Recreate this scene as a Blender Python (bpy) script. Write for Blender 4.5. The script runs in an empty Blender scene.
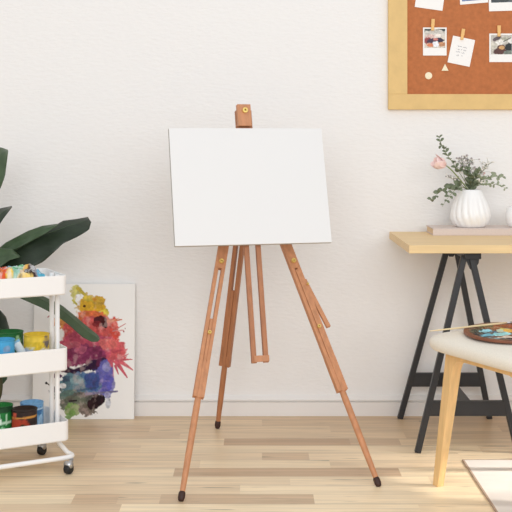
import bpy, bmesh, math, random
import numpy as np
from mathutils import Vector as V, Matrix, Quaternion
random.seed(7)
sc = bpy.context.scene
COL = sc.collection
F, HZ, HC, CX = 1100.0, 140.0, 1.117, 256.0      # lens in pixels, horizon row, eye height
WALL_Y = 4.468

def P(u, v, Y): return V(((u-CX)*Y/F, Y, HC-(v-HZ)*Y/F))
def PG(u, v, z=0.0):
    Y = F*(HC-z)/(v-HZ); return V(((u-CX)*Y/F, Y, z))
def lin(c):
    c = c/255.0
    return c/12.92 if c <= .04045 else ((c+.055)/1.055)**2.4
def S(r, g, b): return (lin(r), lin(g), lin(b), 1.0)

# ------------------------------------------------------------------ materials
def new_mat(name):
    m = bpy.data.materials.new(name); m.use_nodes = True
    nt = m.node_tree; return m, nt, nt.nodes['Principled BSDF']
def mat(name, col, rough=.6, metal=0.0, noise=0.0, nscale=30, bump=0.0, bscale=200, stretch=(1,1,1), spec=.5, coat=0):
    m, nt, b = new_mat(name)
    b.inputs['Base Color'].default_value = col; b.inputs['Roughness'].default_value = rough
    b.inputs['Metallic'].default_value = metal; b.inputs['Specular IOR Level'].default_value = spec
    b.inputs['Coat Weight'].default_value = coat
    tc = nt.nodes.new('ShaderNodeTexCoord'); mp = nt.nodes.new('ShaderNodeMapping')
    mp.inputs['Scale'].default_value = stretch
    nt.links.new(tc.outputs['Object'], mp.inputs['Vector'])
    if noise > 0:
        n = nt.nodes.new('ShaderNodeTexNoise'); n.inputs['Scale'].default_value = nscale; n.inputs['Detail'].default_value = 5
        nt.links.new(mp.outputs['Vector'], n.inputs['Vector'])
        r = nt.nodes.new('ShaderNodeMapRange'); r.inputs['To Min'].default_value = 1-noise; r.inputs['To Max'].default_value = 1+noise
        r.inputs['From Min'].default_value = .3; r.inputs['From Max'].default_value = .7
        nt.links.new(n.outputs['Fac'], r.inputs['Value'])
        mx = nt.nodes.new('ShaderNodeMix'); mx.data_type = 'RGBA'; mx.blend_type = 'MULTIPLY'; mx.inputs['Factor'].default_value = 1
        mx.inputs['A'].default_value = col
        nt.links.new(r.outputs['Result'], mx.inputs['B']); nt.links.new(mx.outputs['Result'], b.inputs['Base Color'])
    if bump > 0:
        n2 = nt.nodes.new('ShaderNodeTexNoise'); n2.inputs['Scale'].default_value = bscale; n2.inputs['Detail'].default_value = 3
        nt.links.new(mp.outputs['Vector'], n2.inputs['Vector'])
        bp = nt.nodes.new('ShaderNodeBump'); bp.inputs['Strength'].default_value = bump; bp.inputs['Distance'].default_value = .002
        nt.links.new(n2.outputs['Fac'], bp.inputs['Height']); nt.links.new(bp.outputs['Normal'], b.inputs['Normal'])
    return m
def attr_mat(name, rough=.7, bump=0.0, spec=.3):
    m, nt, b = new_mat(name)
    a = nt.nodes.new('ShaderNodeAttribute'); a.attribute_name = 'Col'
    nt.links.new(a.outputs['Color'], b.inputs['Base Color'])
    b.inputs['Roughness'].default_value = rough; b.inputs['Specular IOR Level'].default_value = spec
    if bump:
        n = nt.nodes.new('ShaderNodeTexNoise'); n.inputs['Scale'].default_value = 220; n.inputs['Detail'].default_value = 2
        tc = nt.nodes.new('ShaderNodeTexCoord'); nt.links.new(tc.outputs['Object'], n.inputs['Vector'])
        bp = nt.nodes.new('ShaderNodeBump'); bp.inputs['Strength'].default_value = bump; bp.inputs['Distance'].default_value = .002
        nt.links.new(n.outputs['Fac'], bp.inputs['Height']); nt.links.new(bp.outputs['Normal'], b.inputs['Normal'])
    return m

# ------------------------------------------------------------------ mesh helpers
class MB:
    def __init__(s): s.v = []; s.f = []; s.c = None
    def add(s, vs, fs):
        o = len(s.v); s.v += [V(p) for p in vs]; s.f += [[i+o for i in f] for f in fs]; return s
    def frame_box(s, c, ax, ay, az):                 # ax, ay, az: half-extent vectors
        c = V(c); vs = [c+sx*ax+sy*ay+sz*az for sx in (-1,1) for sy in (-1,1) for sz in (-1,1)]
        return s.add(vs, [(0,1,3,2),(4,6,7,5),(0,4,5,1),(2,3,7,6),(0,2,6,4),(1,5,7,3)])
    def box(s, lo, hi):
        lo, hi = V(lo), V(hi); c = (lo+hi)/2; h = (hi-lo)/2
        return s.frame_box(c, V((h.x,0,0)), V((0,h.y,0)), V((0,0,h.z)))
    def bar(s, p0, p1, w, t, side, w1=None, t1=None, off=0.0, offn=0.0):
        p0, p1 = V(p0), V(p1); d = (p1-p0).normalized(); side = V(side)
        sd = (side-d*side.dot(d)).normalized(); n = sd.cross(d).normalized()
        w1 = w if w1 is None else w1; t1 = t if t1 is None else t1
        p0 = p0+sd*off+n*offn; p1 = p1+sd*off+n*offn
        vs = []
        for p, ww, tt in ((p0,w,t),(p1,w1,t1)):
            vs += [p-sd*ww/2-n*tt/2, p+sd*ww/2-n*tt/2, p+sd*ww/2+n*tt/2, p-sd*ww/2+n*tt/2]
        return s.add(vs, [(3,2,1,0),(4,5,6,7),(0,1,5,4),(1,2,6,5),(2,3,7,6),(3,0,4,7)])
    def tube(s, pts, rad, n=10, caps=True):
        pts = [V(p) for p in pts]; k = len(pts)
        rad = rad if isinstance(rad, (list, tuple)) else [rad]*k
        o = len(s.v); up = None
        for i, p in enumerate(pts):
            d = (pts[min(i+1,k-1)]-pts[max(i-1,0)]).normalized()
            if up is None:
                up = d.orthogonal().normalized()
            up = (up-d*up.dot(d)).normalized(); b = d.cross(up)
            for j in range(n):
                a = 2*math.pi*j/n; s.v.append(p+(up*math.cos(a)+b*math.sin(a))*rad[i])
        for i in range(k-1):
            for j in range(n):
                s.f.append([o+i*n+j, o+i*n+(j+1)%n, o+(i+1)*n+(j+1)%n, o+(i+1)*n+j])
        if caps:
            s.f.append([o+j for j in range(n)][::-1]); s.f.append([o+(k-1)*n+j for j in range(n)])
        return s
    def lathe(s, prof, c=(0,0,0), axis=(0,0,1), n=32, rfn=None):
        c = V(c); q = V((0,0,1)).rotation_difference(V(axis)); o = len(s.v); k = len(prof)
        for i, (r, z) in enumerate(prof):
            for j in range(n):
                a = 2*math.pi*j/n; rr = r*(rfn(a, z) if rfn else 1)
                s.v.append(c+q@V((rr*math.cos(a), rr*math.sin(a), z)))
        for i in range(k-1):
            for j in range(n): s.f.append([o+i*n+j, o+i*n+(j+1)%n, o+(i+1)*n+(j+1)%n, o+(i+1)*n+j])
        if prof[0][0] > 1e-6: s.f.append([o+j for j in range(n)][::-1])
        if prof[-1][0] > 1e-6: s.f.append([o+(k-1)*n+j for j in range(n)])
        return s
    def prism(s, poly, ext):                          # poly: list of 3-D points, ext: extrusion vector
        n = len(poly); e = V(ext)
        vs = [V(p) for p in poly]+[V(p)+e for p in poly]
        return s.add(vs, [list(range(n))[::-1], [n+i for i in range(n)]]+[(i,(i+1)%n,n+(i+1)%n,n+i) for i in range(n)])
    def grid(s, fn, nx, ny):                          # fn(i/nx, j/ny) -> point
        vs = [fn(i/nx, j/ny) for j in range(ny+1) for i in range(nx+1)]
        return s.add(vs, [(j*(nx+1)+i, j*(nx+1)+i+1, (j+1)*(nx+1)+i+1, (j+1)*(nx+1)+i) for j in range(ny) for i in range(nx)])

def root_loc(o):
    while o.parent: o = o.parent
    return o.location.copy()
def obj(name, mb, m, parent=None, smooth=False, bevel=0.0, solid=0.0, sub=0, base=None, cols=None):
    """world-space vertices -> ONE mesh object; its origin is its thing's base"""
    loc = root_loc(parent) if parent else (V(base) if base is not None else V((0,0,0)))
    me = bpy.data.meshes.new(name)
    me.from_pydata([p-loc for p in mb.v], [], mb.f); me.validate(verbose=False)
    bm = bmesh.new(); bm.from_mesh(me); bmesh.ops.recalc_face_normals(bm, faces=bm.faces[:]); bm.to_mesh(me); bm.free()
    me.materials.append(m)
    if smooth: me.polygons.foreach_set('use_smooth', [True]*len(me.polygons))
    if cols is not None:
        a = me.color_attributes.new('Col', 'FLOAT_COLOR', 'POINT'); a.data.foreach_set('color', np.asarray(cols, np.float32).ravel())
    o = bpy.data.objects.new(name, me); COL.objects.link(o)
    if parent: o.parent = parent
    else: o.location = loc
    if solid:
        md = o.modifiers.new('thickness', 'SOLIDIFY'); md.thickness = solid; md.offset = 0
    if bevel:
        md = o.modifiers.new('bevel', 'BEVEL'); md.width = bevel; md.segments = 2; md.limit_method = 'ANGLE'; md.angle_limit = math.radians(40)
        me.polygons.foreach_set('use_smooth', [True]*len(me.polygons))
        md2 = o.modifiers.new('normals', 'WEIGHTED_NORMAL'); md2.keep_sharp = True
    if sub:
        md = o.modifiers.new('sub', 'SUBSURF'); md.levels = sub; md.render_levels = sub
    return o
def tag(o, label, cat, group=None):
    o['label'] = label; o['category'] = cat
    if group: o['group'] = group
    return o
def thing(name, loc, label, cat, group=None):
    o = bpy.data.objects.new(name, None); o.empty_display_size = .05; COL.objects.link(o); o.location = loc
    return tag(o, label, cat, group)
def struct(o): o['kind'] = 'structure'; return o

# ------------------------------------------------------------------ noise for painted surfaces
_rs = np.random.RandomState(11); _tab = _rs.rand(256, 256)
def vnoise(x, y):
    xi = np.floor(x).astype(int); yi = np.floor(y).astype(int); fx = x-xi; fy = y-yi
    fx = fx*fx*(3-2*fx); fy = fy*fy*(3-2*fy)
    g = lambda a, b: _tab[a % 256, b % 256]
    return (g(xi,yi)*(1-fx)+g(xi+1,yi)*fx)*(1-fy)+(g(xi,yi+1)*(1-fx)+g(xi+1,yi+1)*fx)*fy
def fbm(x, y, o=4):
    r = 0; a = .5; t = 0
    for k in range(o):
        r = r+a*vnoise(x*2**k+17.3*k, y*2**k+5.1*k); t += a; a *= .55
    return r/t
def sstep(a, b, x):
    t = np.clip((x-a)/(b-a), 0, 1); return t*t*(3-2*t)
class Paint:
    """colour field over arrays X, Y"""
    def __init__(s, X, Y, base):
        s.X = X; s.Y = Y; s.c = np.zeros(X.shape+(3,)); s.c[:] = [lin(k) for k in base]
    def mix(s, m, col, var=0.0, vs=.3):
        c = np.array([lin(k) for k in col])
        cc = np.broadcast_to(c, s.c.shape).copy()
        if var: cc = cc*(1+var*(fbm(s.X*vs+col[0], s.Y*vs+col[2], 4)-.5)*2)[..., None]
        m = m[..., None]; s.c = s.c*(1-m)+np.clip(cc, 0, 1)*m
    def blob(s, cx, cy, rx, ry, col, rag=.5, ns=.22, soft=.08, al=1.0, var=.5, rot=0.0, vs=.3):
        dx = s.X-cx; dy = s.Y-cy; c, n = math.cos(rot), math.sin(rot)
        d = np.hypot((dx*c+dy*n)/rx, (-dx*n+dy*c)/ry)
        d = d+rag*(fbm(s.X*ns+cx*.7, s.Y*ns+cy*.7, 5)-.5)*2
        s.mix(al*(1-sstep(1-soft, 1+soft, d)), col, var, vs)
    def stroke(s, x0, y0, x1, y1, w0, w1, col, al=1.0, var=.3):
        dx, dy = x1-x0, y1-y0; L = math.hypot(dx, dy)
        t = np.clip(((s.X-x0)*dx+(s.Y-y0)*dy)/L**2, 0, 1)
        d = np.hypot(s.X-x0-t*dx, s.Y-y0-t*dy)-.35*(fbm(s.X*.6, s.Y*.6, 3)-.5)
        w = w0+(w1-w0)*t
        s.mix(al*(1-sstep(.75, 1.25, d/w)), col, var)
    def flat(s): return np.concatenate([s.c.reshape(-1,3), np.ones((s.c.shape[0]*s.c.shape[1],1))], 1)

# ------------------------------------------------------------------ shared materials
M = {}
M['white_metal'] = mat('white_enamel', S(246,244,241), .35, bump=0)
M['grey_metal'] = mat('brushed_steel', S(190,190,190), .3, metal=.8)
M['black_metal'] = mat('black_steel', S(40,40,42), .45, bump=.1, bscale=300)
M['black_rubber'] = mat('black_rubber', S(26,25,25), .55)
M['brass'] = mat('brass', S(236,206,120), .3, metal=.6)
M['dark_tip'] = mat('dark_rubber_tip', S(56,30,22), .6)
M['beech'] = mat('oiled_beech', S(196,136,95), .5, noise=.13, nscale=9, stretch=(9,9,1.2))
M['beech_dark'] = mat('oiled_beech_dark', S(172,113,74), .5, noise=.15, nscale=9, stretch=(9,9,1.2))  # darker tone of the beech, for the rear leg and mast
M['pale_wood'] = mat('pale_ash', S(233,193,134), .5, noise=.10, nscale=7, stretch=(10,10,1.0))
M['table_wood'] = mat('pale_birch_board', S(234,203,150), .5, noise=.07, nscale=6, stretch=(.8,14,14))
M['fabric'] = mat('cream_fabric', S(238,230,214), .9, noise=.05, nscale=260, bump=.5, bscale=350)
M['leaf'] = mat('dark_leaf', S(42,54,38), .42, noise=.18, nscale=25, stretch=(1,1,3), spec=.4)
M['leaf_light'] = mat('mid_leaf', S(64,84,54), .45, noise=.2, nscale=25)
M['stem'] = mat('olive_stem', S(70,72,44), .55, noise=.3, nscale=20)
M['canvas'] = mat('primed_canvas', S(233,232,230), .85, bump=.12, bscale=700)
M['edge_shade'] = mat('shaded_canvas_edge', S(186,182,174), .9, bump=.2, bscale=600)  # shade on the canvas sides, painted in as a grey colour
M['paper'] = mat('white_paper', S(250,248,244), .8)
M['cork'] = mat('cork', S(188,114,68), .9, noise=.10, nscale=60, bump=.3, bscale=300)
M['board_frame'] = mat('varnished_pine', S(226,190,124), .55, noise=.05, nscale=6, stretch=(4,4,4))
M['peg'] = mat('peg_wood', S(238,190,120), .6, noise=.1, nscale=30)
M['felt'] = mat('cream_sticker', S(250,238,205), .8)
M['ceramic'] = mat('white_glazed_ceramic', S(250,249,247), .3)
M['book_cover'] = mat('mauve_grey_cloth', S(220,205,196), .75, noise=.04, nscale=200)
M['book_pages'] = mat('cream_pages', S(226,200,165), .85, noise=.15, nscale=300, stretch=(.2,.2,6))
M['ink'] = mat('grey_ink', S(138,138,146), .8)
M['paint'] = attr_mat('dried_paint', .55, bump=.0)
M['watercolour'] = attr_mat('watercolour', .85, bump=.1)
M['print'] = attr_mat('photo_print', .4)
M['wet_paint'] = attr_mat('glossy_paint', .25, spec=.6)
M['rag'] = attr_mat('painted_cloth', .85, bump=.2)

# ------------------------------------------------------------------ the setting
def build_setting():
    # floor: one mesh of planks
    rs = random.Random(3); wdt = .0925
    verts, faces, tone, uv = [], [], [], []
    # explicit runs (pixel column of plank ends, tone 0 dark .. 1 light) for the rows in view
    rows = {-2: [(-999,.3),(200,.4)], -1: [(-999,.35),(300,.28)], 0: [(-999,.42),(60,.5),(262,.38),(420,.3)], 1: [(-999,.35),(150,.5),(330,.42),(500,.3)],
            2: [(-999,.5),(120,.42),(180,.5),(405,.4)], 3: [(-999,.62),(110,.7),(224,.15),(350,.28),(400,.55)],
            4: [(-999,.6),(92,.62),(140,.74),(480,.6)], 5: [(-999,.5),(95,.62),(262,.36),(309,.7),(460,.75)],
            6: [(-999,.62),(200,.8),(330,.6)], 7: [(-999,.8),(174,.22),(400,.85)], 8: [(-999,.72),(290,.85),(430,.7)],
            9: [(-999,.66),(240,.9),(500,.8)], 10: [(-999,.85),(73,.36),(118,.5),(160,.34),(314,.9)],
            11: [(-999,.5),(120,.92),(420,.8)], 12: [(-999,.7),(210,.85),(340,.6)]}
    def quad(x0, x1, y0, y1, t):
        o = len(verts); verts.extend([(x0,y0,0),(x1,y0,0),(x1,y1,0),(x0,y1,0)]); faces.append((o,o+1,o+2,o+3))
        r = rs.random(); tone.extend([(t, r, 0, 1)]*4); uv.extend([(0,0),(1,0),(1,1),(0,1)])
    r = -2; y = 4.3925+2*wdt
    while y > -1.6:
        y1 = y; y0 = y-wdt; yc = (y0+y1)/2
        k = r-0
        ex = rows.get(k)
        if ex:
            xs = [(-4.0 if u < -900 else (u-CX)*yc/F) for u, t in ex]+[4.0]
            x = xs[0]
            quad(-4.0, -1.9, y0, y1, rs.random()); xs[0] = -1.9
            for i, (u, t) in enumerate(ex): quad(xs[i], xs[i+1] if i < len(ex)-1 else 1.6, y0, y1, t)
            quad(1.6, 4.0, y0, y1, rs.random())
        else:
            x = -4.0-rs.random()
            x = max(-4.0, x)
            while x < 4.0:
                x1 = min(4.0, x+rs.uniform(.5, 1.3)); quad(x, x1, y0, y1, rs.random()); x = x1
        y = y0; r += 1
    me = bpy.data.meshes.new('floor'); me.from_pydata(verts, [], faces)
    a = me.color_attributes.new('Tone', 'FLOAT_COLOR', 'CORNER'); a.data.foreach_set('color', np.array(tone, np.float32).ravel())
    ul = me.uv_layers.new(name='UVMap'); ul.data.foreach_set('uv', np.array(uv, np.float32).ravel())
    m, nt, b = new_mat('oak_laminate'); N = nt.nodes.new; L = nt.links.new
    at = N('ShaderNodeAttribute'); at.attribute_name = 'Tone'
    sp = N('ShaderNodeSeparateColor'); L(at.outputs['Color'], sp.inputs['Color'])
    tc = N('ShaderNodeTexCoord'); mp = N('ShaderNodeMapping'); mp.inputs['Scale'].default_value = (1.6, 26, 1)
    L(tc.outputs['Object'], mp.inputs['Vector'])
    off = N('ShaderNodeCombineXYZ'); mul = N('ShaderNodeMath'); mul.operation = 'MULTIPLY'; mul.inputs[1].default_value = 57
    L(sp.outputs['Green'], mul.inputs[0]); L(mul.outputs[0], off.inputs['X']); L(mul.outputs[0], off.inputs['Z'])
    ad = N('ShaderNodeVectorMath'); ad.operation = 'ADD'; L(mp.outputs['Vector'], ad.inputs[0]); L(off.outputs['Vector'], ad.inputs[1])
    n1 = N('ShaderNodeTexNoise'); n1.inputs['Scale'].default_value = 1.6; n1.inputs['Detail'].default_value = 6; n1.inputs['Distortion'].default_value = .6
    L(ad.outputs['Vector'], n1.inputs['Vector'])
    cr = N('ShaderNodeValToRGB'); cr.color_ramp.elements[0].color = S(188,152,117); cr.color_ramp.elements[1].color = S(255,233,195)
    L(sp.outputs['Red'], cr.inputs['Fac'])
    g = N('ShaderNodeMapRange'); g.inputs['From Min'].default_value = .3; g.inputs['From Max'].default_value = .62; g.inputs['To Min'].default_value = .84; g.inputs['To Max'].default_value = 1.07
    L(n1.outputs['Fac'], g.inputs['Value'])
    n2 = N('ShaderNodeTexNoise'); n2.inputs['Scale'].default_value = 1.1; n2.inputs['Detail'].default_value = 3
    ad2 = N('ShaderNodeVectorMath'); ad2.operation = 'MULTIPLY'; ad2.inputs[1].default_value = (2.2, 1.3, 1); L(ad.outputs['Vector'], ad2.inputs[0]); L(ad2.outputs['Vector'], n2.inputs['Vector'])
    g2 = N('ShaderNodeMapRange'); g2.inputs['From Min'].default_value = .27; g2.inputs['From Max'].default_value = .35; g2.inputs['To Min'].default_value = .55; g2.inputs['To Max'].default_value = 1
    L(n2.outputs['Fac'], g2.inputs['Value'])
    mm = N('ShaderNodeMath'); mm.operation = 'MULTIPLY'; L(g.outputs['Result'], mm.inputs[0]); L(g2.outputs['Result'], mm.inputs[1])
    uvn = N('ShaderNodeUVMap'); su = N('ShaderNodeSeparateXYZ'); L(uvn.outputs['UV'], su.inputs['Vector'])
    pp = N('ShaderNodeMath'); pp.operation = 'PINGPONG'; pp.inputs[1].default_value = .5; L(su.outputs['Y'], pp.inputs[0])
    se = N('ShaderNodeMapRange'); se.inputs['From Min'].default_value = .0; se.inputs['From Max'].default_value = .035; se.inputs['To Min'].default_value = .72; se.inputs['To Max'].default_value = 1
    L(pp.outputs[0], se.inputs['Value'])
    m3 = N('ShaderNodeMath'); m3.operation = 'MULTIPLY'; L(mm.outputs[0], m3.inputs[0]); L(se.outputs['Result'], m3.inputs[1])
    mx = N('ShaderNodeMix'); mx.data_type = 'RGBA'; mx.blend_type = 'MULTIPLY'; mx.inputs['Factor'].default_value = 1
    L(cr.outputs['Color'], mx.inputs['A']); L(m3.outputs[0], mx.inputs['B']); L(mx.outputs['Result'], b.inputs['Base Color'])
    b.inputs['Roughness'].default_value = .38; b.inputs['Specular IOR Level'].default_value = .35
    me.materials.append(m)
    fl = bpy.data.objects.new('floor', me); COL.objects.link(fl); struct(fl)
    # textured wall
    m, nt, b = new_mat('textured_white_paint'); N = nt.nodes.new; L = nt.links.new
    b.inputs['Base Color'].default_value = S(243,241,238); b.inputs['Roughness'].default_value = .9; b.inputs['Specular IOR Level'].default_value = .15
    tc = N('ShaderNodeTexCoord'); mp = N('ShaderNodeMapping'); mp.inputs['Scale'].default_value = (22, 40, 60); L(tc.outputs['Object'], mp.inputs['Vector'])
    n = N('ShaderNodeTexNoise'); n.inputs['Scale'].default_value = 1.6; n.inputs['Detail'].default_value = 4; L(mp.outputs['Vector'], n.inputs['Vector'])
    bp = N('ShaderNodeBump'); bp.inputs['Strength'].default_value = .5; bp.inputs['Distance'].default_value = .004
    L(n.outputs['Fac'], bp.inputs['Height']); L(bp.outputs['Normal'], b.inputs['Normal'])
    struct(obj('wall_back', MB().box((-4, WALL_Y, 0), (4, WALL_Y+.12, 2.7)), m))
    # baseboard with a stepped moulding
    mt = mat('white_trim_paint', S(240,236,231), .5)
    prof = [(4.450,0),(4.450,.0555),(4.460,.0565),(4.460,.0605),(4.4485,.0625),(4.4485,.067),(4.456,.074),(4.4605,.079),(4.468,.080),(4.468,0)]
    mb = MB().prism([(-4,y,z) for y, z in prof], (8,0,0))
    struct(obj('baseboard_back', mb, mt))
build_setting()

# ------------------------------------------------------------------ easel
A1 = V((.966,.259,0)); NF = V((.259,-.966,0))          # across the easel; facing direction
def solve_v(F0, T0, v):
    d = T0-F0; k = v-HZ
    t = (F*(HC-F0.z)-k*F0.y)/(k*d.y+F*d.z); return F0+d*t
MB0, MT0 = P(259.8,360,3.74), P(242.6,106,3.935)
MD = (MT0-MB0).normalized(); CN = A1.cross(MD).normalized()   # canvas-plane normal
if CN.y > 0: CN = -CN
mastp = lambda v: solve_v(MB0, MT0, v)
def plane_hit(u, v, p0, n):
    o = V((0,0,HC)); d = V(((u-CX)/F, 1, -(v-HZ)/F)); return o+d*((p0-o).dot(n)/d.dot(n))
def build_easel():
    e = thing('tripod_easel', (0.02,3.8,0), 'tall wooden tripod easel with brass knobs holding the blank canvas', 'easel')
    def knob(c, axis, parent, r=.0085):
        k = obj('knob', MB().lathe([(0,0),(r*.75,0),(r*.75,.003),(r,.004),(r,.010),(r*.9,.0115),(r*.5,.0116),(r*.36,.011),(r*.34,.001),(0,.001)], c, axis, 20), M['brass'], parent, smooth=False)
        return k
    def leg(foot, top, vh, ve, vs, vb, side, w, w_ext, label, dark, knobs):
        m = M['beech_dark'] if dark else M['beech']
        d = (top-foot).normalized(); sd = (side-d*side.dot(d)).normalized(); n = sd.cross(d).normalized()
        if n.y > 0: n = -n
        th = .021; sw = w*.36
        E = solve_v(foot, top, ve); H = solve_v(foot, top, vh); SS = solve_v(foot, top, vs)
        g = MB()
        for s in (-1, 1): g.bar(E, H+d*.004, sw, th, side, off=s*(w-sw)/2)
        g.bar(H, top, w, th, side)                                   # solid head
        g.bar(E-d*.0005, solve_v(foot, top, vb), w+.0008, th+.001, side)
        lg = obj('leg', g, m, e, bevel=.0015); lg['label'] = label
        x = MB(); r = w_ext/2
        ft = foot+d*.03
        x.bar(SS, E-d*.004, w-2*sw-.0006, th*.5, side, offn=-.008*(1 if n.dot(sd.cross(d)) > 0 else -1))
        x.tube([E+d*.001, E-d*.01, E-d*.03, foot+(E-foot)*.45, ft], [r*.9, r*.95, r, r*.97, r*.78], 12)
        ex = obj('leg_extension', x, m, lg, bevel=.0008)
        tip = MB().tube([ft+d*.001, ft-d*.004, foot+d*.012, foot+d*.003, foot+d*.0005], [r*.8, r*.98, r*.98, r*.75, r*.4], 14)
        obj('foot_tip', tip, M['dark_tip'], ex, smooth=True)
        for kv in knobs:
            kp = solve_v(foot, top, kv); knob(kp+n*(th/2-.001), n, lg, .0085 if kv < 300 else .0065)
        return lg, d, sd, n
    fl, fr, fb = PG(180.7,501.6), PG(379.3,486.8), PG(217.2,428.6)
    tl, tr, tb = P(237.9,160,4.095), P(253.0,160,4.115), P(249.5,158,4.17)
    leg(fl, tl, 269, 397.5, 320, 362, A1, .0365, .0225, 'left front leg', False, (263, 334))
    lr, d, sd, n = leg(fr, tr, 269, 391, 271, 358, A1, .0365, .0225, 'right front leg', False, (262.5, 328))
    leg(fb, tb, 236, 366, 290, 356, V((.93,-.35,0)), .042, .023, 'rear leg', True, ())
    # folded arm on the right leg
    a0, a1 = solve_v(fr, tr, 281), solve_v(fr, tr, 330.5)
    q0 = a0+sd*.016+n*.002; q1 = a1+sd*.035+n*.008
    ar = obj('folding_arm', MB().bar(q0, q1, .0155, .012, A1), M['beech'], e, bevel=.002)
    knob(q0+(q1-q0)*.12+n*.006, n, ar, .004)
    # mast
    b, t = mastp(363), mastp(111); w = .0585; rw = .0165
    g = MB()
    for s in (-1, 1): g.bar(b, t, rw, .017, A1, off=s*(w-rw)/2)
    g.bar(mastp(150), t, w-.004, .014, A1)
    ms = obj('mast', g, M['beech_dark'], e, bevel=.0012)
    obj('mast_crossbar', MB().bar(mastp(362), mastp(355.5), w-.003, .012, A1, off=.003) if False else
        MB().frame_box((mastp(362)+mastp(355.5))/2+CN*.0075+A1*.004, A1*.0265, CN*.006, MD*.0105), M['beech'], ms, bevel=.001)
    for s in (-1, 1):     # yoke cheeks that carry the leg heads behind the canvas
        pass
    m0 = mastp(158); yk = MB().frame_box(V((m0.x-.02,4.03,m0.z)), A1*.016, NF*.075, V((0,0,.02)))
    obj('leg_bracket', yk, M['beech'], e, bevel=.002)
    obj('leg_hinge', MB().tube([(tl+tr)/2-A1*.055-V((0,0,.012)), (tl+tr)/2+A1*.055-V((0,0,.012))], .006, 12), M['brass'], e)
    q = mastp(226)
    obj('canvas_rest', MB().frame_box(q+CN*.022, A1*.022, CN*.0135, MD*.01), M['beech'], e, bevel=.001)
    # head clamp
    c0 = mastp(117)+CN*.0195-A1*.003
    cl = obj('canvas_clamp', MB().frame_box(c0, A1*.0245, CN*.0105, MD*.0395), M['beech'], e, bevel=.0015)
    knob(mastp(112.6)+CN*.029-A1*.001, CN, cl, .010)
    return e
build_easel()

def build_canvas():
    th = .018; u = V((-.259*.29, .966*.29, 1)).normalized(); global CNC
    CNC = A1.cross(u).normalized()
    if CNC.y > 0: CNC = -CNC
    CN = CNC; pf = mastp(129)+CN*(.010+th)
    tl = plane_hit(168.0,128,pf,CN); bl = plane_hit(176.2,246.2,pf,CN); br = plane_hit(332.8,243.1,pf,CN)
    a = A1
    w = (br-bl).dot(a); h = (tl-bl).dot(u)
    cen = (bl+tl)/2-u*(tl+bl).dot(u)/2+u*bl.dot(u)+a*w/2+u*h/2
    # true rectangle on the plane
    c = cen-CN*.002
    e = thing('blank_canvas', c-u*h/2, 'large blank white stretched canvas standing on the wooden easel', 'canvas')
    obj('canvas_cloth', MB().frame_box(c, a*w/2, u*h/2, CN*.002), M['canvas'], e, bevel=.0008)
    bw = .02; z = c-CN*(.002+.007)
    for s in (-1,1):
        obj('stretcher_bar', MB().frame_box(z+a*s*(w/2-bw/2), a*bw/2, u*h/2, CN*.007), M['edge_shade'], e)
        obj('stretcher_bar', MB().frame_box(z+u*s*(h/2-bw/2), a*(w/2-bw), u*bw/2, CN*.007), M['edge_shade'], e)
build_canvas()

# ------------------------------------------------------------------ desk
def build_desk():
    x0, x1, y0, y1, z = .537, 1.70, 3.86, 4.43, .748
    d = thing('trestle_desk', ((x0+x1)/2, 4.15, 0), 'pale wooden desk on black steel trestle legs against the wall', 'desk')
    top = obj('tabletop', MB().box((x0,y0,z-.029), (x1,y1,z)), M['table_wood'], d, bevel=.0015)
    def trestle(off):
        b = M['black_metal']
        for yf, yt, pa, pb in ((3.93,3.955,.748,.774),(4.41,4.385,.766,.796)):
            for xa, xb in ((.577,pa),(.936,pb)):
                obj('leg', MB().bar((xa+off,yf,0), (xb+off,yt,.70), .0215, .022, (1,0,0)), b, d, bevel=.002)
            zz = .158; yy = yf+(yt-yf)*zz/.7
            obj('stretcher', MB().box((.577+.171*zz/.7+off, yy-.010, zz-.027), (.936-.16*zz/.7+off, yy+.010, zz+.027)), b, d, bevel=.002)
            yy = yt
            obj('gusset', MB().prism([(.738+off,yy-.004,.719),(.806+off,yy-.004,.719),(.800+off,yy-.004,.675),(.786+off,yy-.004,.652),(.770+off,yy-.004,.652),(.752+off,yy-.004,.69)], (0,.008,0)), b, d)
        obj('stretcher', MB().box((.745+off,3.94,.14), (.785+off,4.40,.165)), b, d, bevel=.002)
        obj('top_rail', MB().box((.745+off,3.93,.691), (.805+off,4.41,.719)), b, d, bevel=.002)
    trestle(0); trestle(.72)
    return d
build_desk()

def build_book():
    yf, yb, z0, xl, xr = 4.245, 4.42, .748, .683, 1.04
    bk = thing('hardcover_book', ((xl+xr)/2, 4.33, z0), 'mauve-grey hardcover book lying flat under the ribbed vase', 'book')
    t = .0035; h = .0275
    g = MB().box((xl,yf,z0),(xr,yb,z0+t)).box((xl,yf,z0+h-t),(xr,yb,z0+h)).box((xl,yf,z0+t*.9),(xr,yf+t,z0+h-t*.9))
    obj('cover', g, M['book_cover'], bk, bevel=.001)
    obj('pages', MB().box((xl+.004,yf+t,z0+t),(xr-.004,yb-.004,z0+h-t)), M['book_pages'], bk)
build_book()
BZ = .7755

VC = V(((470.3-CX)*4.325/F, 4.325, BZ))
def build_vase():
    v = thing('ribbed_vase', VC, 'white ribbed ceramic vase holding flowers on the book', 'vase')
    k = 4.325/F
    prof = [(0,0),(.052,0),(.060,.004),(.069,.016),(.0755,.032),(.0765,.045),(.074,.062),(.068,.085),(.060,.108),(.052,.126),(.046,.138),(.0415,.145),(.040,.1475),
            (.037,.146),(.038,.138),(.045,.12),(.055,.09),(.062,.05),(.055,.012),(0,.008)]
    out = set()
    nr = 17
    def rib(a, z):
        tw = a+z*5.0 if z < .05 else a+.25+ (z-.05)*1.0
        am = .075*min(1, max(0, (.135-z)/.05))*min(1, max(.4, z/.02))
        return 1+am*(abs(math.cos(nr*tw/2))-.6)
    obj('body', MB().lathe(prof, VC, n=204, rfn=rib), M['ceramic'], v, smooth=True)
build_vase()

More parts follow.
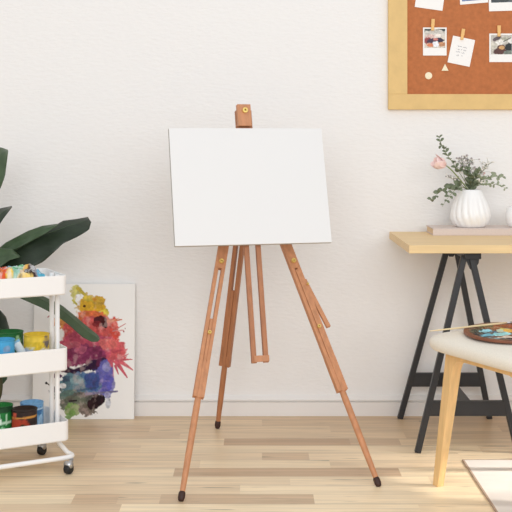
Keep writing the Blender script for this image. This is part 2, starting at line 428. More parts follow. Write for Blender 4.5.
M['euc'] = mat('grey_green_leaf', S(152,160,132), .6, noise=.25, nscale=60)
M['euc_dark'] = mat('deep_grey_green_leaf', S(116,126,98), .6, noise=.25, nscale=60)
M['tulip'] = mat('pale_pink_petal', S(250,222,216), .6, noise=.06, nscale=80)
M['blossom'] = mat('white_blossom', S(240,236,228), .7)
M['lilac'] = mat('dusty_lilac_bud', S(178,170,170), .7, noise=.3, nscale=400)
M['pinkb'] = mat('dusty_pink_blossom', S(222,180,178), .7)
M['green_stem'] = mat('green_stem', S(126,138,84), .6)
def bez(p, n=14):
    out = []
    for i in range(n+1):
        t = i/n; q = [V(x) for x in p]
        while len(q) > 1: q = [q[j].lerp(q[j+1], t) for j in range(len(q)-1)]
        out.append(q[0])
    return out
def leaf_disc(mb, c, d, nrm, L, W):
    d = d.normalized(); s = d.cross(nrm).normalized(); n = s.cross(d)
    k = 5; o = len(mb.v); vs = []
    prof = [0,.62,.95,1,.78,.0]
    for i in range(k+1):
        t = i/k; w = prof[i]*W/2; c0 = c+d*L*t+n*L*.12*math.sin(math.pi*t)
        vs += [c0-s*w+n*w*.25, c0, c0+s*w+n*w*.25]
    fs = []
    for i in range(k):
        a = i*3; fs += [(a,a+1,a+4,a+3),(a+1,a+2,a+5,a+4)]
    mb.add(vs, fs)
def sprig(px, rnd, name, label, n_leaf, L, W, m, group, dY=0.0, rev=False, start=.25):
    mouth = VC+V((rnd.uniform(-.012,.012), rnd.uniform(-.012,.012), .142))
    base = VC+V((rnd.uniform(-.02,.02), rnd.uniform(-.02,.02), .03))
    Y = VC.y
    pts = [base, mouth]+[P(u, v, Y+dY*(i+1)/len(px)) for i, (u, v) in enumerate(px)]
    # smooth polyline
    line = [base]+bez([mouth]+pts[2:], 18)
    t = thing(name, mouth, label, 'flower stem' if 'tulip' in name else 'plant sprig', group)
    obj('stem', MB().tube(line, [.0016]*2+[.0014-.0009*i/17 for i in range(18)], 6), M['green_stem'], t, smooth=True)
    mb = MB()
    for i in range(n_leaf):
        f = start+(1-start)*(i+.5)/n_leaf; x = f*18; j = int(x); p = line[1+j].lerp(line[min(18,1+j)+0 if j >= 18 else 2+j], x-j)
        d = (line[min(19-1, 2+j)]-line[1+j] if j < 17 else line[18]-line[17]).normalized()
        for s in (-1, 1):
            az = rnd.uniform(0, 6.28)
            side = (Quaternion(d, az)@d.orthogonal()).normalized()*1.0
            side = (side+V((s*.9,0,0))).normalized()
            dd = (side+d*.6+V((0,0,.1))).normalized(); sz = rnd.uniform(.75,1.1)*(1.05-.55*f)
            leaf_disc(mb, p, dd, (V((rnd.uniform(-.6,.6), -.8, rnd.uniform(.1,1))).normalized()), L*sz*1.22, W*sz*1.3)
    obj('leaves', mb, m, t, smooth=True, solid=.0006)
    return t, line
def build_flowers():
    r = random.Random(5); G = 'eucalyptus sprigs in the ribbed vase'
    E, D = M['euc'], M['euc_dark']
    sprig([(463,178),(452,160),(441,150),(439,136)], r, 'eucalyptus_sprig', 'tallest eucalyptus sprig, rising to a thin tip above the pink tulip', 10, .028, .014, D, G, -.02, start=.3)
    sprig([(462,184),(450,183),(438,192),(430,201)], r, 'eucalyptus_sprig', 'eucalyptus sprig drooping left over the vase shoulder, below the tulip', 8, .030, .020, D, G, -.06, start=.22)
    sprig([(464,184),(456,186),(448,196),(442,207)], r, 'eucalyptus_sprig', 'short eucalyptus sprig hanging down the left side of the vase', 6, .024, .014, D, G, -.08, start=.35)
    sprig([(478,180),(487,176),(496,176),(504,177)], r, 'eucalyptus_sprig', 'round-leaved eucalyptus sprig reaching right of the vase', 7, .030, .022, E, G, -.03, start=.15)
    sprig([(476,184),(488,182),(498,183),(507,189)], r, 'eucalyptus_sprig', 'thin low eucalyptus sprig whose tip points furthest right', 8, .022, .011, E, G, -.06, start=.25)
    sprig([(470,182),(468,175),(467,168)], r, 'leafy_filler', 'dense dark leaf cluster in the middle of the vase mouth', 9, .036, .022, D, None, -.03, start=.0)
    sprig([(473,183),(476,176),(479,171)], r, 'leafy_filler', 'dark leaf cluster just right of the vase middle under small blossoms', 7, .032, .018, D, None, -.02, start=.0)
    BUD = {}
    def spray(px, label, seed, nb, mats, w):
        rr = random.Random(seed); Y = VC.y
        mouth = VC+V((rr.uniform(-.015,.015), rr.uniform(-.012,.012), .142))
        tip = [P(u, v, Y+rr.uniform(-.03,.03)) for u, v in px]
        line = [VC+V((0,0,.03))]+bez([mouth]+tip, 10)
        t = thing('blossom_spray', mouth, label, 'plant sprig', 'fine blossom sprays in the ribbed vase')
        st = MB().tube(line, .001, 5); pos = []
        for i in range(nb):
            k = rr.randrange(6, 11); p = line[k]; q = p+V((rr.gauss(0,w), rr.gauss(0,w*.7), abs(rr.gauss(w*.6,w*.8))))
            st.tube([p, p.lerp(q,.5)+V((0,0,.003)), q], .0006, 4); pos.append((q, rr.uniform(.0026,.0052), rr.uniform(-.6,.6), rr.uniform(-.6,.6)))
        obj('stem', st, M['euc_dark'], t)
        for i, (q, rad, rx, ry) in enumerate(pos):
            key = mats[i % 2]
            if key not in BUD:
                BUD[key] = obj('bud', MB().lathe([(0,-.9),(.7,-.6),(1,0),(.75,.65),(0,.9)], mouth, n=7), M[key], t, smooth=True); o = BUD[key]
            else:
                o = BUD[key].copy(); COL.objects.link(o); o.parent = t
            o.location = q-mouth; o.scale = (rad,rad,rad); o.rotation_euler = (rx,ry,0)
    spray([(464,178),(463,168),(462,159)], 'lilac-grey blossom spray standing above the vase left of centre', 1, 44, ('lilac','blossom'), .014)
    spray([(468,176),(470,166),(469,160)], 'upright lilac-grey blossom spray above the centre of the vase', 2, 44, ('lilac','blossom'), .014)
    spray([(478,176),(485,168),(489,164)], 'airy blossom spray leaning right, highest on the right side', 3, 42, ('blossom','blossom'), .014)
    spray([(458,182),(452,178),(448,177)], 'small blossom spray tucked under the pink tulip stem', 4, 22, ('lilac','blossom'), .010)
    spray([(474,182),(478,176),(480,172)], 'white blossom spray low in the middle of the bouquet', 5, 30, ('blossom','pinkb'), .013)
    spray([(474,185),(478,183),(483,181)], 'white blossom spray resting on the right rim of the vase', 6, 26, ('blossom','blossom'), .010)
    # pink tulip, drooping to the left
    mouth = VC+V((-.008,-.02,.142)); head = P(446,165.5,VC.y-.05)
    line = [VC+V((0,0,.03))]+bez([mouth, P(460,180,VC.y-.035), P(453,170,VC.y-.045), head], 12)
    t = thing('pink_tulip', mouth, 'single pale pink tulip leaning out to the left of the vase', 'flower')
    obj('stem', MB().tube(line, .0024, 8), M['green_stem'], t, smooth=True)
    ax = (P(432,160,VC.y-.06)-head).normalized()
    for k in range(6):
        a = k*math.pi/3+.3; inner = k % 2
        n0 = ax.orthogonal().normalized(); rad = Quaternion(ax, a)@n0; sd = ax.cross(rad)
        L = .054 if not inner else .05
        def fn(s, tt):
            z = L*tt; op = .021*(math.sin(min(1, tt*1.25)*math.pi/2))*(1-.35*inner)+(.006*tt**3); w = .021*math.sin(math.pi*min(.97, (tt*.9+.06)))**.7
            x = (s-.5)*2*w
            return head+ax*z+rad*(op-x*x*10)+sd*x
        obj('petal', MB().grid(fn, 6, 10), M['tulip'], t, smooth=True, solid=.0009)
build_flowers()

def build_pot():
    c = V((1.016,4.31,BZ))
    o = obj('ceramic_jar', MB().lathe([(0,0),(.02,0),(.029,.006),(.036,.022),(.039,.042),(.037,.06),(.031,.076),(.026,.082),(.023,.081),(.03,.06),(.03,.02),(0,.012)], c, n=40), M['ceramic'], None, smooth=True, base=c)
    tag(o, 'small rounded white jar at the right end of the book, cut by the photo edge', 'jar')
build_pot()

# ------------------------------------------------------------------ cork board and what is pinned to it
W0 = 4.466
def wp(u, v, d=0.0): return P(u, v, W0-d)
def build_board():
    xl, xr = (388.5-CX)*4.445/F, 1.45; zb = HC-(109.5-HZ)*4.445/F; zt = zb+.66
    b = thing('cork_board', ((xl+xr)/2, W0, zb), 'large cork board in a wide pale wood frame hanging on the wall', 'notice board')
    fw, fb = .0765, .0625; y0, y1 = 4.445, 4.4675
    obj('cork_panel', MB().box((xl+fw-.01, 4.454, zb+fb-.01), (xr-fw+.01, 4.4675, zt-fb+.01)), M['cork'], b)
    fr = [('frame_rail', (xl,zb,xr,zb+fb)), ('frame_rail', (xl,zt-fb,xr,zt)), ('frame_stile', (xl,zb+fb,xl+fw,zt-fb)), ('frame_stile', (xr-fw,zb+fb,xr,zt-fb))]
    for n, (a, c, d, e) in fr: obj(n, MB().box((a,y0,c),(d,y1,e)), M['board_frame'], b, bevel=.0012)
build_board()
CY = 4.4535                                   # just in front of the cork
def card_basis(c, ang):
    ca, sa = math.cos(ang), math.sin(ang); return V((ca,0,-sa)), V((sa,0,ca))      # right, up; ang clockwise
SC = CY/F
def pic_obj(parent, c, r, u, w, h, painter, m='print', n=56):
    nx, ny = n, max(8, int(n*h/w))
    X, Y = np.meshgrid(np.linspace(0, 1, nx+1), np.linspace(0, 1, ny+1))
    p = Paint(X*40, Y*40, (200,200,200)); painter(p)
    mb = MB().grid(lambda s, t: c+r*(s-.5)*w+u*(.5-t)*h, nx, ny)
    return obj('picture', mb, M[m], parent, cols=p.flat())
def polaroid(name, u0, v0, w, h, ang, label, painter, cat='photo', pw=.88, ph=.68, top=.05, grp='photo prints on the cork board'):
    c = P(u0, v0, CY-.0012); r, up = card_basis(c, ang)
    t = thing(name, c, label, cat, grp); t.location = c
    W, H = w*SC, h*SC
    obj('print_card', MB().frame_box(c, r*W/2, up*H/2, V((0,.0006,0))), M['paper'], t)
    pc = c+up*(H/2-top*H-ph*H/2)+V((0,-.0009,0))
    pic_obj(t, pc, r, up, W*pw, H*ph, painter)
def paint_food(p):
    p.blob(20,20,60,60,(214,205,190)); p.blob(6,3,10,6,(70,80,75),.4); p.blob(34,3,12,6,(60,72,70),.4)
    p.blob(20,9,22,7,(205,200,190),.5); p.blob(12,16,10,5,(222,190,180),.5); p.blob(26,15,9,4,(235,225,215),.5)
    p.blob(6,24,7,6,(140,60,60),.6); p.blob(15,26,9,5,(60,40,62),.7); p.blob(29,24,8,6,(38,30,58),.6); p.blob(22,22,5,3,(200,120,110),.5)
    p.blob(34,32,8,5,(196,140,100),.6); p.blob(10,34,8,4,(206,120,80),.6); p.blob(22,32,6,6,(236,238,244),.4)
def paint_coffee(p):
    p.blob(20,20,60,60,(196,190,180)); p.blob(12,7,9,4,(96,82,84),.4,rot=-.5); p.blob(16,16,16,5,(238,234,226),.4,rot=-.5); p.blob(28,8,8,4,(180,178,160),.4)
    p.blob(6,24,7,9,(205,200,186),.4); p.blob(18,33,12,8,(86,50,44),.4); p.blob(20,26,8,6,(96,56,40),.15); p.blob(21,26,5.5,4,(206,160,106),.15)
    p.blob(36,26,9,12,(34,36,38),.4,rot=.4); p.blob(38,12,6,5,(226,222,216),.4); p.blob(33,36,8,4,(120,128,118),.4); p.stroke(24,14,38,6,.8,.8,(60,62,60))
def paint_navy(p):
    p.blob(20,20,60,60,(46,66,108)); p.blob(24,36,26,6,(120,140,180),.5); p.blob(30,30,10,5,(32,40,66),.5); p.blob(10,6,20,8,(150,170,200),.5)
def paint_grey(p):
    p.blob(20,20,60,60,(98,104,108)); p.blob(14,34,18,6,(66,72,74),.5); p.blob(28,24,12,10,(150,152,150),.5); p.blob(10,8,12,8,(170,174,176),.5)
polaroid('photo_print', 434.8, 41.5, 23.6, 28, 0.0, 'instant photo of colourful food under a peg, left of the handwritten note', paint_food)
polaroid('photo_print', 501.3, 47.8, 24, 28.5, 0.0, 'instant photo of a coffee cup and dark clothing under the rightmost peg', paint_coffee)
polaroid('photo_print', 473.0, -10.4, 28, 28, -.085, 'tilted photo with a navy picture, cut by the top of the frame', paint_navy, ph=.84, pw=.86)
polaroid('photo_print', 503.0, -7.6, 29, 37, -.03, 'grey landscape photo at the top right corner of the view', paint_grey, ph=.72, pw=.84)
def sheet(name, u0, v0, w, h, ang, label, grp):
    c = P(u0, v0, CY-.0012); r, up = card_basis(c, ang); t = thing(name, c, label, 'paper', grp)
    obj('paper_sheet', MB().frame_box(c, r*w*SC/2, up*h*SC/2, V((0,.0005,0))), M['paper'], t); return t, c, r, up
sheet('blank_note', 430.5, -5.0, 28, 28, .14, 'blank white paper sheet at the top left of the cork', 'paper notes on the cork board')
t, c, r, up = sheet('handwritten_note', 461.3, 51.2, 22.5, 27.3, .205, 'white note with grey handwriting pinned beside the food photo', 'paper notes on the cork board')
def scribble():
    mb = MB(); rr = random.Random(4)
    def line(pts, w=.0005):
        for a, b in zip(pts, pts[1:]):
            d = (b-a).normalized(); s = d.cross(V((0,1,0)))*w; mb.add([a-s, b-s, b+s, a+s], [(0,1,2,3)])
    def at(x, y): return c+r*x*SC+up*y*SC+V((0,-.0007,0))
    for y, x0, x1 in ((4.2,-5.5,5.0),(1.2,-5.5,5.0),(-1.6,-5.0,3.8),(-5.0,-4.2,-1.5),(-5.2,.8,2.2)):
        x = x0; pts = []
        while x < x1:
            pts.append(at(x, y+rr.choice((-.5,.6,.2,.9,-.3,.0)))); x += rr.uniform(.25,.5)
            if rr.random() < .07:
                if len(pts) > 1: line(pts)
                pts = []; x += .7
        if len(pts) > 1: line(pts)
    obj('handwriting', mb, M['ink'], t)
scribble()
def peg(u, v0, v1, ang, label):
    c = P(u, (v0+v1)/2, CY-.006); h = (v1-v0)*SC; r, up = card_basis(c, ang)
    t = thing('clothes_peg', c, label, 'clothes peg', 'small wooden pegs on the cork board')
    for s, o in ((-1, 0), (1, .0)):
        mb = MB()
        mb.frame_box(c+V((0,s*.0024,0))+up*h*.2, r*.0068, V((0,.0016,0)), up*h*.3)
        mb.frame_box(c+V((0,s*.0018,0))-up*h*.28, r*.0058, V((0,.0014,0)), up*h*.22)
        obj('peg_jaw', mb, M['peg'], t, bevel=.0006)
    obj('spring', MB().tube([c-r*.0075, c+r*.0075], .0022, 8), M['brass'], t)
peg(432.8, 19, 30.5, .06, 'small wooden peg holding the photo of colourful food')
peg(462.6, 28.8, 39.8, .16, 'small wooden peg holding the handwritten note')
peg(499, 25.5, 36.5, .0, 'small wooden peg holding the photo of a coffee cup')
o = obj('round_pin', MB().lathe([(0,0),(.0145,0),(.0145,.003),(.0125,.0045),(0,.005)], P(428.5,75.8,CY+.0005), (0,-1,0), 28), M['felt'], None, base=P(428.5,75.8,CY))
tag(o, 'round cream pin on the cork below the food photo', 'pin')
q = [P(444.9,63.9,CY+.0005), P(448.4,70.8,CY+.0005), P(441.4,70.8,CY+.0005)]
o = obj('triangle_pin', MB().prism(q, (0,-.0045,0)), M['felt'], None, base=P(444.9,68,CY), bevel=.0006)
tag(o, 'triangular cream pin on the cork beside the round pin', 'pin')

# ------------------------------------------------------------------ leaning painting
def build_painting():
    u0, u1, v0, v1 = 32.0, 134.0, 283.5, 418.8
    bl = PG(u0, v1+.5, .0); Yb = bl.y
    xl = (u0-CX)*Yb/F; xr = (u1-CX)*Yb/F
    zt = HC-(v0-HZ)*4.450/F; yt = 4.446
    up = V((0, yt-Yb, zt)); H = up.length; up.normalize(); nn = V((0,-up.z,up.y))
    if nn.y > 0: nn = -nn
    W = xr-xl; c = V(((xl+xr)/2, Yb, 0))+up*H/2
    t = thing('leaning_painting', V(((xl+xr)/2, Yb, 0)), 'unframed canvas with rainbow watercolour splashes leaning on the wall', 'painting')
    th = .017
    obj('stretched_canvas', MB().frame_box(c-nn*th/2, V((W/2,0,0)), up*H/2, nn*th/2), M['canvas'], t, bevel=.001)
    nx, ny = 230, 300
    X, Y = np.meshgrid(np.linspace(u0, u1, nx+1), np.linspace(v0, v1, ny+1)); base = (247,245,241)
    p = Paint(X, Y, base)
    # yellow and ochre crown
    p.blob(74.5,291,5.5,6,(206,198,96),.5,.25,al=.9); p.stroke(73,295,72,303,2.0,.8,(206,200,110),.8); p.stroke(76,288,85,296,1.8,1.4,(196,176,72)); p.blob(77,296,3,2.2,base,.3)
    p.stroke(85,293,83,300,1.2,1.6,(192,172,70)); p.stroke(71,300,75,304,1.0,1.0,(200,190,90))
    p.blob(89,306,15,8.5,(214,168,48),.45,.2,var=.35); p.blob(98,300,7,5,(200,160,60),.5,.25); p.blob(88,298,6,3,(206,180,70),.5); p.blob(104,313,5,4,(214,196,70),.5)
    p.blob(83,306,1.4,1.2,(90,50,20),.2); p.blob(93,299,2,1.6,(214,130,50),.3,al=.7)
    # red, coral and pink
    p.blob(62,322,9,7,(222,150,84),.7,.3); p.blob(58,318,4,3,(214,170,90),.5); p.blob(64,318,3,2,base,.4)
    p.blob(90,318,15,7,(216,112,66),.5,.2); p.blob(106,332,13,16,(208,78,66),.35,.2,var=.35); p.blob(86,333,24,16,(200,88,84),.35,.15,var=.5)
    p.blob(112,352,14,12,(214,96,100),.4,.2,var=.3); p.blob(84,346,27,16,(190,82,104),.3,.15,var=.5); p.blob(107,344,9,6,(226,120,110),.4,al=.7)
    for a in ((104,321.5,121,319.5,1.8,.5,(214,120,84)),(112,331,125,323.5,.7,.25,(190,96,90)),(112,331,123,330,.5,.4,(200,130,130)),(110,321,118,318,.8,.3,(220,140,100)),
              (113,352,127,349,1.3,.35,(206,84,96)),(118,360,132,359.3,1.8,.35,(200,92,100)),(118,360,132.5,370,2.6,.6,(212,100,110)),(116,362,127,377.5,2.4,.6,(206,94,108)),
              (110,362,113,378,2.6,.6,(206,96,112)),(120,358,128,354,.9,.3,(206,100,110)),(115,366,118,374,1.4,.5,(206,96,112)),(52,313,46,317,.9,.5,(170,70,84))):
        p.stroke(*a)
    p.blob(123,331.5,.8,.8,(150,70,70),.1); p.blob(124.5,328.5,.6,.6,(150,70,70),.1)
    p.blob(100,321,6.5,5,(74,22,24),.45,.3); p.blob(104,325,3.5,3,(60,18,22),.5); p.blob(96,324,5,3,(130,36,40),.5,al=.8)
    # purples
    p.blob(74,354,20,12,(142,62,96),.45,.2,var=.6); p.blob(92,356,13,10,(128,50,88),.45,.2,var=.6,al=.9); p.blob(62,360,9,11,(132,48,84),.4); p.blob(80,350,6,4,(206,110,136),.5,al=.6); p.blob(70,345,10,4,(214,110,120),.5,al=.6)
    p.stroke(61,368,76,374,3.0,3.2,(52,24,48)); p.stroke(74,372,103,361,2.8,3.6,(44,24,56)); p.blob(94,365,8,4.5,(48,22,56),.6); p.stroke(98,364,100,352,2.5,1.5,(104,36,74),.8)
    # blues
    p.blob(104,379,9.5,17,(104,102,176),.35,.2,var=.35); p.blob(108,386,6,11,(96,92,180),.4,al=.8); p.blob(106,367,4,5,(160,158,206),.4,al=.8)
    p.blob(84,384,16,13,(86,120,158),.4,.2,var=.45); p.blob(72,386,13,12,(96,132,144),.4,.2,var=.4); p.blob(92,380,8,9,(62,80,142),.5,al=.9); p.blob(76,380,7,4,(136,166,172),.5,al=.8)
    p.blob(64,379,4.5,3,(70,92,112),.7,.35); p.blob(60,379,2,1.6,base,.4); p.blob(62,386,4,2.5,base,.5,al=.8); p.stroke(66,392,95,388,1.2,1,(60,80,110),.7)
    p.blob(68,396,13,6,(92,116,108),.6,.3,var=.5); p.blob(84,401,15,10,(92,92,86),.4,.25,var=.6); p.blob(75,404,14,8,(106,112,96),.4,.25,var=.5)
    p.blob(72,410,8,6,(122,156,86),.5,.3); p.blob(68,417,3,2.6,(150,184,120),.5); p.blob(88,410,9,6,(104,96,84),.5,.3)
    p.blob(96,401,6,6.5,(34,14,20),.45,.3); p.blob(92,405,5,5,(44,24,28),.5); p.blob(101,399,3.5,5,(30,16,24),.4); p.stroke(69,401,76,400.5,.7,.8,(30,30,34))
    p.stroke(86,394,117,391.3,1.2,.9,(112,108,142)); p.blob(108,402,3,6,(206,208,214),.5); p.blob(107,394,3,3,(186,186,218),.5,al=.7)
    painted = np.abs(p.c-np.array([lin(k) for k in base])).sum(2) > .12
    g = fbm(X*.16+40, Y*.16+7, 5); g2 = fbm(X*.9+3, Y*.9+60, 3)
    p.mix(painted*sstep(.52,.74,g)*.26, (246,214,206)); p.mix(painted*sstep(.56,.8,1-g)*.25, (96,44,64))
    p.c = np.clip(p.c*np.where(painted, 1+.3*(g2-.5), 1)[..., None], 0, 1)
    # left side, seen between the cart's shelves
    p.blob(45.5,383,1.3,1.3,(30,26,30),.1); p.stroke(45.5,383,53,387.5,.5,.8,(40,34,36)); p.blob(54,390,6,3,(80,86,96),.7,.35); p.blob(56,376,4,3,(90,60,90),.6)
    mb = MB().grid(lambda s, q: c+nn*.0006+V(((s-.5)*(W-.002),0,0))+up*((.5-q)*(H-.002)), nx, ny)
    obj('watercolour', mb, M['watercolour'], t, cols=p.flat())
build_painting()

# ------------------------------------------------------------------ cart
E1 = V((.878,.479,0)); E2 = V((-.479,.878,0)); CR = V((-.637,3.72,0)); TL, TW = .42, .246
def cp(a, b, z): return CR+E1*a+E2*b+V((0,0,z))        # a: along the long side (0 at right end), b: towards the wall
CZ = {'top': (.594,.660), 'middle': (.337,.414), 'bottom': (.099,.167)}
def build_cart():
    c = thing('rolling_cart', cp(-TL/2, TW/2, 0), 'white three-tier metal cart on casters holding paint pots', 'cart')
    def outline(r, inset=0.0):
        pts = []
        for (a, b, a0) in ((-r, r, -math.pi/2), (-r, TW-r, 0), (-TL+r, TW-r, math.pi/2), (-TL+r, r, math.pi)):
            for k in range(7):
                an = a0+k*math.pi/12; pts.append((a+(r-inset)*math.cos(an), b+(r-inset)*math.sin(an)))
        return pts
    for k, (z0, z1) in CZ.items():
        ex = {'top': 0, 'middle': .004, 'bottom': .008}[k]
        g = MB(); o0, o1 = outline(.021), outline(.021, .003); n = len(o0)
        sx = lambda a: a+ex if a > -TL/2 else a-ex
        rings = [[cp(sx(a), b, z0) for a, b in outline(.021, .004)], [cp(sx(a), b, z0+.004) for a, b in o0], [cp(sx(a), b, z1-.001) for a, b in o0], [cp(sx(a),b,z1) for a,b in outline(.021,.001)],
                 [cp(sx(a), b, z1) for a, b in outline(.021,.002)], [cp(sx(a), b, z1-.001) for a, b in o1], [cp(sx(a), b, z0+.005) for a, b in o1]]
        vs = [p for rg in rings for p in rg]; fs = []
        for i in range(len(rings)-1):
            for j in range(n): fs.append((i*n+j, i*n+(j+1)%n, (i+1)*n+(j+1)%n, (i+1)*n+j))
        fs.append(list(range(n))[::-1]); fs.append([(len(rings)-1)*n+j for j in range(n)])
        g.add(vs, fs); tr = obj('tray', g, M['white_metal'], c, bevel=0); tr['label'] = k+' tray'
        tr.data.polygons.foreach_set('use_smooth', [len(p.vertices) == 4 for p in tr.data.polygons])
        md = tr.modifiers.new('e', 'EDGE_SPLIT'); md.split_angle = math.radians(35)
    def rail(side):       # front (b small) or back: post, out to the corner, along the long side, and up the other post
        bm = TW/2-.018+side*.030; bo = TW/2+side*(TW/2+.012)
        def half(a_post, a_cor, sg):
            pts = [cp(a_post, bm, .655), cp(a_post, bm, .12)]
            pts += bez([cp(a_post, bm, .10), cp(a_post, bm, .078), cp(a_post+sg*.012, bm+side*.02, .066)], 4)
            q0 = cp(a_post+sg*.02, bm+side*.05, .053); cor = cp(a_cor, bo, .047); q1 = cp(a_cor-sg*.05, bo, .047)
            pts += bez([q0, cp(a_cor-sg*.004, bo-side*.02, .047), cor-E1*0+V((0,0,0)), q1], 8)
            return pts
        r = half(-.0115, .026, 1); l = half(-TL+.0115, -TL-.026, -1)
        return obj('frame_tube', MB().tube(r+l[::-1], .0082, 12), M['white_metal'], c, smooth=True)
    rail(-1); rail(1)
    for a, b, sa, sb in ((-.0105,-.040,.010,-.012),(-.020,TW-.026,.004,TW+.004),(-TL-.030,-.040,-TL-.010,-.012),(-TL-.030,TW-.02,-TL-.010,TW+.006)):
        w = .0175; ct = cp(a, b, w); st = cp(sa, sb, .043)
        k = obj('caster', MB().tube([st, st-V((0,0,.010))], .0065, 10).tube([st-V((0,0,.006)), ct+V((0,0,.013))], .0065, 10), M['grey_metal'], c, smooth=True)
        ax = E2
        obj('wheel', MB().lathe([(0,-.012),(w*.75,-.012),(w*.95,-.009),(w,-.004),(w,.004),(w*.95,.009),(w*.75,.012),(0,.012)], ct, (E1*.55-E2*.83), 24), M['black_rubber'], k, smooth=False, bevel=.001)
        obj('wheel_cover', MB().lathe([(w*1.04,-.0085),(w*1.04,.0085)], ct+V((0,0,.003)), (E1*.55-E2*.83), 24) if False else
            MB().tube([ct+V((0,0,.0135))-(E1*.55-E2*.83)*.0125, ct+V((0,0,.0135))+(E1*.55-E2*.83)*.0125], .011, 14), M['grey_metal'], k, smooth=True)
build_cart()

def pot(name, u, v_top, depth_b, tier, r, h, label, grp, bodyfn, lid=None, mname='paint'):
    z = CZ[tier][0]+.005
    # find the point on the tray floor whose column is u at the given b
    best = min((cp(-a/500, depth_b, z) for a in range(0, 230)), key=lambda p: abs(CX+F*p.x/p.y-u))
    c = best
    t = thing(name, c, label, 'paint pot', grp)
    n, k = 48, 24
    prof = [(0,0),(r*.97,0),(r,.002)]+[(r, h*(.04+.9*i/k)) for i in range(k+1)]+[(r*.99,h*.97),(r*1.03,h*.975),(r*1.03,h),(r*.93,h),(r*.92,h*.9),(0,h*.88)]
    mb = MB().lathe(prof, c, n=n)
    Xs = np.array([[2*math.pi*j/n for j in range(n)] for _ in prof]); Ys = np.array([[p[1]/h for _ in range(n)] for p in prof])
    # front of the pot faces the camera (angle -90 deg)
    X = ((np.degrees(Xs)+90+180) % 360-180)/90*20; Y = (1-Ys)*30
    p = Paint(X, Y, (230,228,220)); bodyfn(p)
    rim = np.array([i for i in range(len(prof)) if prof[i][1] >= h*.87 and prof[i][0] < r*.95])
    obj('pot_body', mb, M[mname], t, smooth=True, cols=p.flat()); return t, c
def pf_yellow(p):
    p.mix(np.ones_like(p.X), (226,192,60), .15); p.blob(0,19,30,8,(226,216,176),.5,.2); p.blob(-7,17,7,6,(176,184,196),.4,.2); p.blob(3,15,4,10,(226,190,50),.4)
    p.blob(-12,20,6,5,(160,170,90),.5,al=.6); p.blob(14,6,5,5,(110,98,96),.5); p.blob(11,17,5,5,(238,230,214),.5); p.blob(0,4,26,2,(240,206,80),.3,al=.5)
def pf_blue(p):
    p.mix(np.ones_like(p.X), (74,166,214), .2); p.blob(2,22,10,9,(150,214,240),.6,.25); p.blob(-10,18,6,8,(120,196,230),.6,.25); p.blob(6,8,5,3,(120,150,180),.5); p.blob(12,24,4,6,(70,110,170),.5)
def pf_green(p):
    p.mix(np.ones_like(p.X), (36,104,52), .3); p.blob(-2,12,9,6,(176,182,166),.4,.3); p.blob(11,10,4,6,(150,190,140),.6,.3); p.blob(0,25,24,4,(24,66,34),.4)
def pf_green2(p):
    p.mix(np.ones_like(p.X), (34,120,54), .3); p.stroke(-20,17,20,14,1.2,1.2,(190,220,190)); p.stroke(-6,8,-6,15,1.2,1.2,(220,235,220)); p.stroke(-1,8,2,15,1.2,1.2,(220,235,220)); p.stroke(8,8,8,16,1,1,(190,225,190))
    p.blob(4,23,3,5,(150,210,160),.5); p.blob(-8,24,4,4,(90,180,110),.6); p.blob(0,3,26,3,(30,70,40),.4)
def pf_red(p):
    p.mix(np.ones_like(p.X), (52,38,34), .3); p.blob(-4,15,12,7,(176,62,38),.3,.2,var=.4); p.stroke(-14,8,18,6.5,.9,.9,(206,142,66)); p.blob(1,17,3,3,(70,60,34),.3); p.stroke(-1,18,-2,28,.9,.9,(150,120,60)); p.blob(-8,5,3,3,(190,80,60),.4)
def pf_lblue(p):
    p.mix(np.ones_like(p.X), (122,172,214), .2); p.blob(-8,3,14,4,(96,150,204),.5); p.blob(12,8,4,5,(70,120,170),.5); p.stroke(-20,6,20,6,.8,.8,(200,226,240)); p.blob(14,20,4,8,(170,206,232),.5)
GP = 'paint pots on the white cart'
pot('paint_pot', 36.6, 0, .090, 'middle', .043, .113, 'yellow paint-smeared pot on the middle shelf of the cart', GP, pf_yellow)
pot('paint_pot', 4.0, 0, .060, 'middle', .036, .110, 'sky-blue paint pot at the front of the middle shelf', GP, pf_blue)
pot('paint_pot', 9.5, 0, .165, 'middle', .046, .116, 'dark green paint pot standing behind the sky-blue pot', GP, pf_green)
pot('paint_pot', 24.5, 0, .105, 'bottom', .043, .097, 'dark pot with a rust-red label on the bottom shelf', GP, pf_red)
pot('paint_pot', 32.0, 0, .195, 'bottom', .040, .094, 'light blue pot standing behind the rust-red pot', GP, pf_lblue)
pot('paint_pot', 2.0, 0, .140, 'bottom', .037, .110, 'bright green pot with pale markings on the bottom shelf', GP, pf_green2)
def build_tube():
    z = CZ['middle'][0]+.008
    b0 = P(22.5,353,3.735); b1 = P(15.0,341.5,3.715)
    d = (b1-b0).normalized(); 
    t = thing('paint_tube', b0, 'white paint tube leaning between the blue and yellow pots', 'paint tube')
    b0 = b0-d*.045
    s = E1; g = MB()
    secs = [(0,.0125,.0125),(.03,.013,.011),(.075,.014,.006),(.092,.0145,.0015)]
    L = (b1-b0).length/.092; o = []; n = 16
    nn = d.cross(s).normalized(); ss = nn.cross(d)
    for (x, a, b) in secs:
        for j in range(n):
            an = 2*math.pi*j/n; g.v.append(b0+d*x*L+ss*a*math.cos(an)+nn*b*math.sin(an))
    for i in range(3):
        for j in range(n): g.f.append([i*n+j, i*n+(j+1)%n, (i+1)*n+(j+1)%n, (i+1)*n+j])
    g.f.append(list(range(n))); g.f.append([3*n+j for j in range(n)])
    obj('tube_body', g, mat('white_tube', S(226,234,238), .4), t, smooth=True)
    obj('tube_band', MB().tube([b1-d*.012, b1-d*.004], .0152, 12) if False else MB().frame_box(b1-d*.004, ss*.0152, nn*.0028, d*.004), mat('blue_band', S(150,206,236), .5), t)
build_tube()
